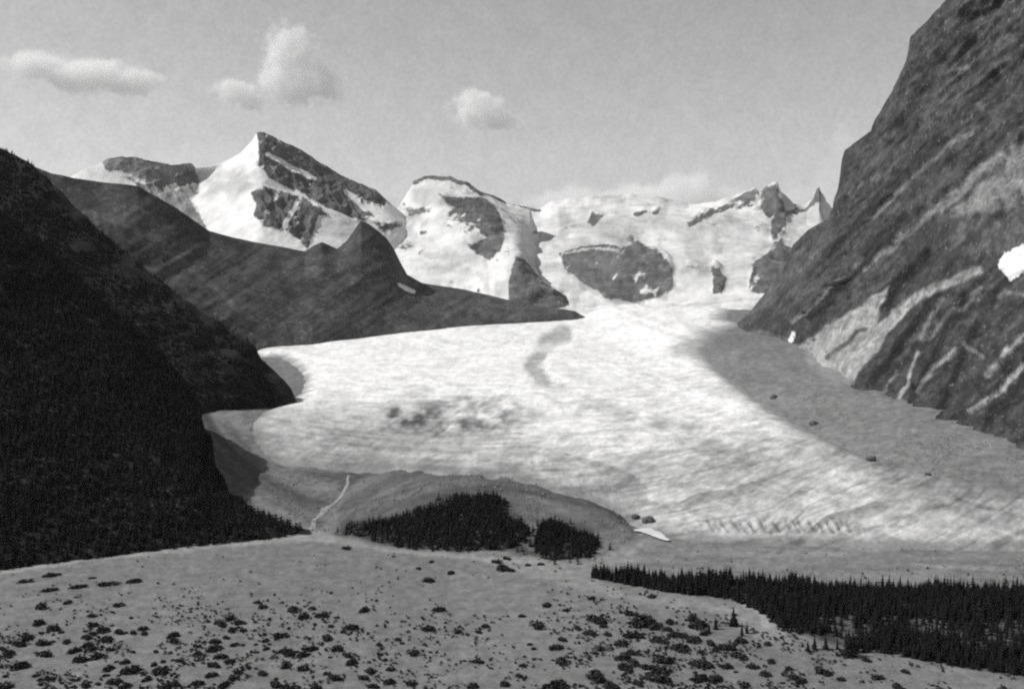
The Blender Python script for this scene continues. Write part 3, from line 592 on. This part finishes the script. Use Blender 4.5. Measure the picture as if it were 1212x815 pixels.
# --- spruces one by one
mid = []
for k in range(5):
    V, T = spruce_np(1, 9, 6, .19+.022*k, 500+k); mid.append((mesh_np('crown', V, T, smooth=False)))
    mid[-1].materials.append(M_spruce)
tv = []; tf = []
for k in range(6): tv += [(math.cos(k*1.047)*.022, math.sin(k*1.047)*.022, -.03), (math.cos(k*1.047)*.008, math.sin(k*1.047)*.008, .8)]
for k in range(6): a = 2*k; b = 2*((k+1) % 6); tf.append((a, b, b+1, a+1))
trunk_me = mesh_np('trunk', np.array(tv), np.array(tf)); trunk_me.materials.append(M_bark)
def spruce(p, h, label, group=None, w=1.0):
    r_ = bpy.data.objects.new('spruce_tree', None); COL.objects.link(r_); r_.location = p; r_.scale = (h*w, h*w, h); r_.rotation_euler = (0, 0, rnd.uniform(0, 6.28))
    r_['label'] = label; r_['category'] = 'tree'
    if group: r_['group'] = group
    link('crown', mid[rnd.randrange(5)], None, r_); link('trunk', trunk_me, None, r_)
slim = [(956, 770, 9, 'leftmost and shortest of the slim spruces at the pale gravel edge of the wood'),
        (964, 768, 12, 'second slim spruce from the left in the row at the pale gravel edge'),
        (977, 768, 12, 'middle slim spruce of the row at the pale gravel edge of the wood'),
        (991, 768, 11, 'slim spruce just left of the thick black one at the pale gravel edge'),
        (1004, 776, 22, 'thick black tall spruce ending the row at the gravel edge of the wood'),
        (1009, 771, 18, 'black spruce crowded against the thick one at the right end of the row'),
        (868, 740, 17, 'tallest lone spruce with a pointed top on the pale bank among bushes'),
        (847, 744, 11, 'short lone spruce left of the tallest one on the pale bank'),
        (878, 752, 12, 'bushy spruce just right of the tallest one on the pale bank'),
        (884, 749, 10, 'small spruce at the right end of the group on the pale bank'),
        (734, 725, 8, 'little spruce standing above the dark bushes left of the bank'),
        (839, 748, 9, 'small pointed spruce on the left of the pair on the pale bank')]
for a, b, h, lab in slim: spruce(hit(a, b), h, lab, w=1.25 if h > 14 else 1.0)
woodp = [(692, 681), (720, 680), (850, 686), (1000, 694), (1230, 700), (1230, 806), (1212, 801), (1130, 788), (1060, 775), (1020, 772), (985, 752), (930, 748), (895, 722), (860, 708), (800, 702), (740, 692)]
gaps = [([(965, 728), (1015, 729), (1060, 730), (1058, 745), (1020, 757), (1008, 766), (985, 752), (965, 738)], .24), ([(1070, 733), (1130, 729), (1230, 738), (1230, 775), (1170, 770), (1110, 762), (1070, 745)], .36), ([(1040, 714), (1080, 714), (1080, 725), (1040, 724)], .6), ([(862, 690), (885, 686), (888, 697), (866, 702)], .5)]
def keepw(a, b):
    k = np.ones(len(a))
    for g_, q_ in gaps: k = np.where(inside(a, b, g_), q_, k)
    return rng.random(len(a)) < k
L_ = pts_in(woodp, 4000, keepw); P = hitmany(L_)
hgt = rng.uniform(7, 12, len(P))*(1+1.1*fbm(P[:, 0]*.03, P[:, 1]*.03, o=3, s=211))*rng.uniform(.7, 1.2, len(P))+4*(rng.random(len(P)) < .12); o_i = np.argsort(P[:, 1]); L_ = np.array(L_)
for n_, k in enumerate(o_i[:285]):
    a, b = L_[k]
    if a > 1160 and b > 765: lab, grp = 'dark spruce in the corner of the wood at the right edge of the picture', 'spruces in the right corner of the wood'
    elif a > 1075 and b > 765: lab, grp = 'dark spruce packed in the black clump at the lower right edge of the wood', 'spruces in the lower right clump'
    elif a > 1060: lab, grp = 'dark spruce in the open right part of the wood, pale ground beside it', 'spruces in the open right part'
    elif a > 985: lab, grp = 'dark spruce in the wood right of the thick tree at the gravel edge', 'spruces right of the thick tree'
    else: lab, grp = 'dark spruce in the solid middle of the wood behind the pale gravel bank', 'spruces behind the gravel bank'
    spruce(P[k], hgt[k]*(1.15 if b > 760 else 1), lab, grp)
r_ = o_i[285:]
link('spruce_wood', scatter_mesh('spruce_wood', P[r_], [spruce_np(1, 6, 4, .27, 700+k) for k in range(5)], hgt[r_], None), M_spruce, kind='stuff', label='far side of the long black spruce wood across the river flat', category='forest')

# ------------------------------------------------------------------ bushes
def bush_me(k):
    r = np.random.default_rng(900+k); V = []; T = []
    nl = 5+k % 3; lob = [(r.uniform(-.32, .32), r.uniform(-.32, .32), r.uniform(.24, .36)) for _ in range(nl)]+[(0, 0, .45)]
    for i_ in range(260):
        cx, cy, rad = lob[r.integers(len(lob))]; v = r.normal(size=3); v /= np.linalg.norm(v); v[2] = abs(v[2])
        c = np.array([cx, cy, 0])+v*rad*np.array([1, 1, 1.15])*r.uniform(.7, 1.05); s = r.uniform(.05, .11)
        a = r.normal(size=3); b = np.cross(a, v+.4*r.normal(size=3)); a /= np.linalg.norm(a); b /= np.linalg.norm(b)+1e-6
        n_ = len(V); V += [c+a*s, c+b*s, c-a*s, c-b*s]; T += [(n_, n_+1, n_+2), (n_, n_+2, n_+3)]
    me = mesh_np('willow_bush', np.array(V), np.array(T), smooth=False); me.materials.append(M_bush); return me
bushes = [bush_me(k) for k in range(7)]
def bush(a, b, wpx, label, group=None, hr=.5, rot=None, asp=1.0):
    p = hit(a, b+wpx*.12); w = wpx*np.linalg.norm(p-np.array([0, 0, CAMZ]))/F
    o = bpy.data.objects.new('willow_bush', bushes[rnd.randrange(7)]); COL.objects.link(o)
    o.location = p-np.array([0, 0, .1]); o.scale = (w*.80, w*.80*asp, w*hr*1.35); o.rotation_euler = (0, 0, rnd.uniform(0, 6.28) if rot is None else rot)
    o['label'] = label; o['category'] = 'bush'
    if group: o['group'] = group
    return o
for a, b, w, lab in ((32, 686, 20, 'long faint bush, farthest left of those in the slanting row under the black forest'), (61, 679, 22, 'long bush highest up and closest under the black forest at the left'),
                     (59, 697, 21, 'long bush lowest in the slanting row below the black forest'), (93, 693, 22, 'thick black bush in the middle of the slanting row of long bushes'),
                     (127, 689, 25, 'longest black bush in the slanting row, second from its right end'), (158, 686, 22, 'long black bush at the right end of the slanting row under the forest'),
                     (109, 683, 11, 'small bush just above the slanting row of long bushes at left')):
    bush(a, b, w*.98, lab, rot=.5, hr=.3, asp=.5)
solo = {(140, 715): 'lone small bush below the right end of the slanting row at left', (409, 648): 'tiny bush close to the meadow rim below the stream mouth',
        (507, 686): 'dark bush alone below the large spruce patch of the moraine hill', (534, 677): 'small bush up and right of the dark one below the moraine hill',
        (595, 671): 'big black bush clump below the gap between the two spruce patches', (432, 721): 'oval bush right of the long dark thicket in the middle of the meadow',
        (520, 721): 'round dark bush, upper one of the five dotted over the bare middle meadow', (507, 743): 'round dark bush just below the upper one in the bare middle meadow',
        (542, 747): 'small round bush between two others in the bare middle meadow', (575, 740): 'upright dark bush at the right of the dotted ones in the middle meadow',
        (491, 772): 'dark bush low left in the bare middle meadow', (566, 782): 'small bush low right in the bare middle meadow', (559, 811): 'dark bush on the bottom edge right of the middle',
        (646, 715): 'small bush left of the lone dot in the bare right meadow', (670, 721): 'lone dot of a bush between meadow centre and the bank thicket', (618, 728): 'faint little bush left above the wide flat one',
        (638, 739): 'wide flat black bush in the bare right of centre', (658, 765): 'clumped black bush below the wide flat one', (710, 766): 'faint round bush between two thickets right of centre',
        (664, 781): 'wide low bush under the clumped black one', (618, 787): 'small bush above another near the bottom right of centre', (615, 799): 'small bush lowest of the pair right of centre',
        (416, 742): 'flat dark bush under the oval one right of the long thicket', (386, 754): 'dark round bush below the right end of the long thicket',
        (346, 720): 'black left end of the long thicket in the middle meadow', (359, 727): 'middle of the long dark thicket in the meadow', (380, 727): 'right end of the long dark thicket in the meadow',
        (761, 734): 'largest black thicket bush left of the pale bank', (825, 738): 'big black bush at the pale bank, left of the lone spruces', (705, 731): 'broad dark bush heading the scatter left of the bank thicket',
        (262, 736): 'big black bush, left one of the knot left of the long thicket', (703, 798): 'big black bush low in the picture right of centre', (778, 801): 'large black bush near the bottom below the bank thicket'}
traced = [(48,717,14),(140,715,10),(80,712,9),(109,728,9),(47,736,13),(64,742,14),(110,739,10),(122,745,13),(142,747,12),(170,743,10),(171,749,9),(158,748,9),(32,753,13),(104,753,11),(127,756,14),(22,761,14),(52,760,13),(78,759,9),(104,762,11),(87,769,12),(110,767,10),(132,767,9),(10,772,13),(53,774,13),(95,780,14),(115,776,13),(205,751,13),(207,757,11),(234,772,8),(212,781,9),(23,787,18),(147,783,10),(155,791,20),(127,790,12),(182,785,9),(190,793,18),(59,802,9),(176,802,10),(101,810,10),(136,805,15),(146,811,15),(7,811,16),(195,812,12),(207,808,12),(234,808,12),(262,736,15),(272,731,13),(283,736,10),(275,745,11),(288,745,8),(255,758,12),(252,766,16),(267,754,8),(277,762,9),(262,776,12),(272,782,10),(254,786,13),(250,798,12),(282,795,9),(275,802,12),(264,810,13),
 (346,720,15),(359,727,17),(380,727,15),(371,719,8),(311,717,10),(305,712,8),(432,721,13),(520,721,13),(507,743,13),(416,742,14),(406,746,8),(386,754,13),(332,751,14),(392,740,7),(542,747,10),(575,740,9),(491,772,13),(566,782,11),(448,762,8),(471,756,7),(507,686,12),(534,677,9),(510,664,6),(496,672,6),(409,648,9),(595,671,17),(587,664,11),(604,674,9),(399,766,13),(410,774,12),(359,774,12),(369,767,11),(337,769,12),(342,773,11),(314,757,8),(315,767,8),(416,783,14),(439,793,13),(431,801,11),(463,791,10),(460,806,13),(488,807,12),(559,811,13),(398,801,14),(388,796,8),(359,790,12),(310,796,11),(337,786,14),(344,811,18),(325,809,14),(374,813,12),(443,811,12),(597,808,12),
 (646,715,11),(618,728,8),(670,721,8),(638,739,20),(700,707,8),(666,756,11),(658,765,16),(710,766,12),(664,781,18),(618,787,8),(615,799,9),(705,731,24),(685,743,10),(699,748,14),(715,740,9),(719,750,9),(748,725,16),(761,734,30),(775,740,16),(750,750,20),(735,760,15),(751,771,16),(736,777,18),(783,757,15),(805,765,20),(821,756,17),(825,738,22),(818,730,14),(833,748,12),(793,735,12),(799,750,15),(877,757,14),(860,764,18),(875,774,18),(830,783,22),(783,791,18),(778,801,26),(768,788,16),(703,798,26),(721,810,18),(659,811,28),(756,808,12),(786,780,20),(830,801,20),(847,802,18),(882,810,15),(891,788,12),(860,788,12),(739,788,18),(751,782,16),(771,705,9),(790,744,10),(810,752,12),(840,760,12),(848,768,10),
 (914,782,10),(969,792,14),(979,796,12),(948,805,14),(939,800,12),(996,803,9),(1026,780,10),(1040,801,12),(933,790,9),(906,797,12),(1061,811,12),(1072,794,9),(910,761,9),(655,660,9),(640,667,7),(600,660,8),(625,668,6)]
def zone(a, b):
    l, g_ = zone0(a, b)
    e = ', near the bottom edge' if b > 785 else ', in the farther rows' if b < 750 else ', in the middle rows'
    return l+e, g_+e
def zone0(a, b):
    if a < 240: return 'dark bush scattered over the lower left meadow', 'bushes over the lower left meadow'
    if a < 470: return 'dark bush scattered near the long middle thicket', 'bushes below the long middle thicket'
    if a < 690: return 'small dark bush on the open meadow just right of the middle', 'bushes on the open meadow right of the middle'
    if a < 900: return 'dark bush below the pale gravel bank', 'bushes below the pale gravel bank'
    return 'dark bush between the wood and lower right edge', 'bushes between wood and lower right edge'
for a, b, w in traced:
    lab = solo.get((a, b)); grp = None
    if lab is None: lab, grp = zone(a, b)
    bush(a, b, w*1.32+1, lab, grp, hr=.42 if w > 14 else .5, asp=rnd.uniform(.6, .9))
n_ = 0
while n_ < 85:
    a = rnd.uniform(0, 1000); b = 700+112*rnd.random()**.7
    dn = 1.0 if a < 230 else .75 if a < 460 else .15 if a < 680 else .75 if a < 900 else .3
    if rnd.random() > dn*sst(690, 760, b): continue
    if a > 870 and b < 770: continue
    lab, grp = zone(a, b); bush(a, b, rnd.uniform(6, 10), lab, grp, hr=.5, asp=.8); n_ += 1

# ------------------------------------------------------------------ uncounted tufts and rubble
def cells(n, dens, y0=655, y1=830):
    a = rng.uniform(-60, 1270, n*6); b = rng.uniform(y0, y1, n*6); ok = rng.random(n*6) < dens(a, b); a = a[ok][:n]; b = b[ok][:n]
    d = CAMZ*1.0/((b-320)/F); k = ray(a, b); x = k[0]*d/k[1]; y = d
    for _ in range(8):
        z = ground_z(x, y); d = (CAMZ-z)/(-k[2]/k[1]); x = k[0]/k[1]*d; y = d
    return np.stack([x, y, ground_z(x, y)], -1)
def tuft_np(k):
    r = np.random.default_rng(40+k); V = []; T = []
    for i_ in range(9):
        a = r.random()*6.28; q = r.random()*.4; n_ = len(V); c = np.array([math.cos(a)*q, math.sin(a)*q, .15+.25*r.random()]); u = r.normal(size=3)*.28; w = r.normal(size=3)*.28; u[2] = abs(u[2])
        V += [c-w, c+w, c+u*1.3]; T.append((n_, n_+1, n_+2))
    return np.array(V), np.array(T)
def rock_np(k):
    r = np.random.default_rng(80+k); V = r.normal(size=(6, 3))*.08+np.array([(1, 0, 0), (-1, 0, 0), (0, 1, 0), (0, -1, 0), (0, 0, .8), (0, 0, -.5)])*.5
    return V, np.array([(0, 2, 4), (2, 1, 4), (1, 3, 4), (3, 0, 4), (2, 0, 5), (1, 2, 5), (3, 1, 5), (0, 3, 5)])
in_wood = lambda a, b: inside(a, b, woodp)
def tuft_d(a, b):
    base = .10+.9*sst(690, 760, b)*np.interp(a, [0, 230, 330, 480, 560, 640, 700, 900, 1000, 1212], [1, .9, .55, .6, .2, .2, .8, .9, .4, .3])
    return base*sst(-.12, .22, fbm(a*.035, b*.06, o=3, s=201))*(~in_wood(a, b))*(b > np.interp(a, [0, 200, 370, 560, 690], [676, 652, 636, 662, 672]))
P = cells(4300, tuft_d)
link('meadow_tufts', scatter_mesh('meadow_tufts', P, [tuft_np(k) for k in range(5)], rng.uniform(.8, 2.8, len(P)), None), M_bush, kind='stuff', label='fine dark tufts and seedling willows speckling the grey meadow', category='ground cover')
def rock_d(a, b): return (inside(a, b, [(225, 452), (300, 490), (300, 545), (355, 556), (440, 545), (560, 535), (745, 602), (760, 640), (1212, 640), (1212, 690), (690, 668), (560, 656), (372, 630), (250, 545)]) | inside(a, b, [(830, 410), (1212, 540), (1212, 640), (1000, 560)]))*sst(-.2, .25, fbm(a*.03, b*.05, o=3, s=202))*np.where(b > 640, .25, 1)
P = cells(5200, rock_d, 400, 690); ok = P[:, 2] > ice_z(P[:, 0], P[:, 1])-.5
link('moraine_rubble', scatter_mesh('moraine_rubble', P[ok], [rock_np(k) for k in range(5)], rng.uniform(1.2, 4.2, ok.sum()), None), M_rubble, kind='stuff', label='loose grey rubble strewn over the moraines and the glacier forefield', category='rubble')

# ------------------------------------------------------------------ boulders, streams, pool
def boulder(a, b, wpx, label, ice=False, fn=None):
    p = march(fn or ground_z, a, b, 700, 5000); w = wpx*p[1]/F; r = np.random.default_rng(int(a*7+b))
    n1, n2 = 14, 9; V = []
    for i_ in range(n2):
        th = math.pi*i_/(n2-1)
        for j_ in range(n1):
            ph = 6.283*j_/n1; V.append((math.sin(th)*math.cos(ph), math.sin(th)*math.sin(ph), math.cos(th)))
    V = np.array(V); k = 1+.9*fbm(V[:, 0]*1.3+r.random()*9, V[:, 1]*1.3, V[:, 2]*1.3, o=3, s=int(a)); V = V*k[:, None]*np.array([w*.5, w*.42, w*.36])
    f = [(i_*n1+j_, (i_+1)*n1+j_, (i_+1)*n1+(j_+1) % n1, i_*n1+(j_+1) % n1) for i_ in range(n2-1) for j_ in range(n1)]
    o = link('boulder', mesh_np('boulder', V, np.array(f), smooth=False), M_stone, label=label, category='boulder'); o.location = p+np.array([0, 0, w*.1])
top = lambda x, y: np.maximum(ground_z(x, y), ice_z(x, y))
boulder(1031, 545, 13, 'biggest dark boulder on the grey moraine under the right wall', fn=top)
boulder(768, 617, 15, 'dark block of rock above the white meltwater at the glacier snout', fn=top)
boulder(752, 613, 10, 'smaller dark rock left of the block above the meltwater', fn=top)
boulder(916, 471, 9, 'small dark boulder high on the moraine beside the white ice', fn=top)
boulder(963, 502, 10, 'flat dark boulder half way down the right moraine', fn=top)
boulder(1098, 562, 8, 'small dark boulder low on the moraine right of the biggest one', fn=top)
def ribbon(name, pts, ws, lab, lift=.5, n=60, mat=None):
    W_ = np.array([hit(a, b) for a, b in pts]); t = np.linspace(0, len(pts)-1, n); C = np.stack([np.interp(t, np.arange(len(pts)), W_[:, k]) for k in range(2)], -1)
    C = C + np.stack([fbm(t*1.2, t*0, o=3, s=151), fbm(t*1.2, t*0+5, o=3, s=152)], -1)*6
    w = np.interp(t, np.arange(len(ws)), ws)*(1+.5*fbm(t*2, t*0, o=2, s=153)); T_ = np.gradient(C, axis=0); N_ = np.stack([-T_[:, 1], T_[:, 0]], -1); N_ /= np.linalg.norm(N_, axis=1, keepdims=True)
    G = np.zeros((3, n, 3))
    for i_, s_ in enumerate((-1, 0, 1)):
        q_ = C+N_*w[:, None]*s_*.5; G[i_, :, :2] = q_; G[i_, :, 2] = ground_z(q_[:, 0], q_[:, 1])+lift+(0 if s_ == 0 else -.3)
    link(name, mesh_np(name, G, grid_faces(3, n, True)), mat or M_water, kind='structure')
ribbon('stream', [(414, 562), (410, 575), (402, 590), (385, 602), (374, 614), (368, 628)], [3, 5, 5, 9, 6, 8], 'x')
ribbon('meltwater_pool', [(752, 628), (765, 629), (778, 634), (792, 641)], [8, 20, 17, 4], 'x', lift=2.2, n=30, mat=M_pool)

# ------------------------------------------------------------------ clouds
def cloud(name, label, blobs, d, dens=.004, seed=0.0, nscale=2.2):
    """blobs: (px, py, rx px, ry px); one soft volume in a lumpy hull"""
    C = [at(a, b, d) for a, b, _, _ in blobs]; R = [(rx*d/F, max(rx, ry)*.5*d/F, ry*d/F) for _, _, rx, ry in blobs]
    lo = np.min([c-np.array(r)*1.35 for c, r in zip(C, R)], 0); hi = np.max([c+np.array(r)*1.35 for c, r in zip(C, R)], 0)
    mid_ = (lo+hi)/2; V = []
    for x in (lo[0], hi[0]):
        for y in (lo[1], hi[1]):
            for z in (lo[2], hi[2]): V.append(np.array([x, y, z])-mid_)
    me = mesh_np(name, np.array(V), np.array([(0, 1, 3, 2), (4, 6, 7, 5), (0, 4, 5, 1), (2, 3, 7, 6), (0, 2, 6, 4), (1, 5, 7, 3)]), smooth=False)
    m = bpy.data.materials.new('cloud_vapour'); m.use_nodes = True; t = m.node_tree; N = t.nodes; L = t.links; N.clear()
    out = N.new('ShaderNodeOutputMaterial'); pv = N.new('ShaderNodeVolumePrincipled'); pv.inputs['Color'].default_value = (1, 1, 1, 1); pv.inputs['Anisotropy'].default_value = 0
    L.new(pv.outputs[0], out.inputs['Volume']); g_ = N.new('ShaderNodeTexCoord'); sz = float(np.mean([r[0] for r in R]))
    nz = N.new('ShaderNodeTexNoise'); nz.inputs['Scale'].default_value = nscale/sz; nz.inputs['Detail'].default_value = 5; nz.inputs['Roughness'].default_value = .6
    of = N.new('ShaderNodeVectorMath'); of.operation = 'ADD'; of.inputs[1].default_value = (seed*1000, seed*700, 0); L.new(g_.outputs['Object'], of.inputs[0]); L.new(of.outputs[0], nz.inputs['Vector'])
    prev = None
    for c, r in zip(C, R):
        s = N.new('ShaderNodeVectorMath'); s.operation = 'SUBTRACT'; s.inputs[1].default_value = tuple(c-mid_); L.new(g_.outputs['Object'], s.inputs[0])
        v = N.new('ShaderNodeVectorMath'); v.operation = 'DIVIDE'; v.inputs[1].default_value = r; L.new(s.outputs[0], v.inputs[0])
        l = N.new('ShaderNodeVectorMath'); l.operation = 'LENGTH'; L.new(v.outputs[0], l.inputs[0])
        i_ = N.new('ShaderNodeMath'); i_.operation = 'SUBTRACT'; i_.inputs[0].default_value = 1.0; L.new(l.outputs['Value'], i_.inputs[1])
        if prev is None: prev = i_.outputs[0]
        else:
            mx = N.new('ShaderNodeMath'); mx.operation = 'MAXIMUM'; L.new(prev, mx.inputs[0]); L.new(i_.outputs[0], mx.inputs[1]); prev = mx.outputs[0]
    a_ = N.new('ShaderNodeMath'); a_.operation = 'MULTIPLY_ADD'; L.new(nz.outputs[0], a_.inputs[0]); a_.inputs[1].default_value = 2.2; L.new(prev, a_.inputs[2])
    mr = N.new('ShaderNodeMapRange'); mr.interpolation_type = 'SMOOTHSTEP'; mr.inputs[1].default_value = 1.0; mr.inputs[2].default_value = 1.6; mr.inputs[3].default_value = 0; mr.inputs[4].default_value = dens
    L.new(a_.outputs[0], mr.inputs[0]); L.new(mr.outputs[0], pv.inputs['Density'])
    o = link(name, me, m, label=label, category='cloud'); o.location = mid_; return o
cloud('cloud', 'long flat white cloud drifting at the upper left', [(50, 78, 46, 17), (105, 90, 60, 18), (150, 96, 48, 15)], 15000, .007, .1)
cloud('cloud', 'tall white puff of cloud above the sharp snow peak', [(344, 58, 32, 32), (332, 88, 28, 30), (372, 98, 36, 26), (350, 104, 36, 24)], 15000, .007, .37)
cloud('cloud', 'small white cloud at the lower left of the tall puff', [(278, 108, 28, 15), (298, 118, 18, 14)], 15000, .007, .61)
cloud('cloud', 'small round cloud alone above the middle of the range', [(566, 130, 34, 24), (590, 142, 26, 12)], 15000, .007, .83)
cloud('cloud_bank', 'low white cloud bank resting behind the icefield skyline', [(680, 242, 60, 20), (760, 240, 70, 22), (815, 226, 46, 22), (850, 238, 50, 22)], 17500, .003, .23)
cloud('cloud_bank', 'made-up vapour for the pale halo behind the right hand end of the icefield', [(945, 240, 40, 26), (984, 222, 24, 44), (1000, 175, 20, 36)], 17500, .0012, .53)  # thin volume added to give the pale halo along the wall's skyline
cloud('cloud_bank', 'faint pale cloud behind the left shoulder of the snow peak', [(225, 215, 70, 22), (270, 190, 40, 20), (100, 205, 60, 16)], 17500, .0012, .43)

# ------------------------------------------------------------------ air
q = np.array([(x, y, z) for x in (-9000, 9000) for y in (-1500, 13500) for z in (-12, 1950)], float)
me = mesh_np('haze', q, np.array([(0, 1, 3, 2), (4, 6, 7, 5), (0, 4, 5, 1), (2, 3, 7, 6), (0, 2, 6, 4), (1, 5, 7, 3)]), smooth=False)
m = bpy.data.materials.new('air_haze'); m.use_nodes = True; N = m.node_tree.nodes; N.clear()
out = N.new('ShaderNodeOutputMaterial'); pv = N.new('ShaderNodeVolumePrincipled'); pv.inputs['Color'].default_value = (.95, .95, .95, 1); pv.inputs['Density'].default_value = 4.5e-6
m.node_tree.links.new(pv.outputs[0], out.inputs['Volume'])
link('haze', me, m, kind='stuff', label='thin pale air haze filling the whole valley', category='haze')
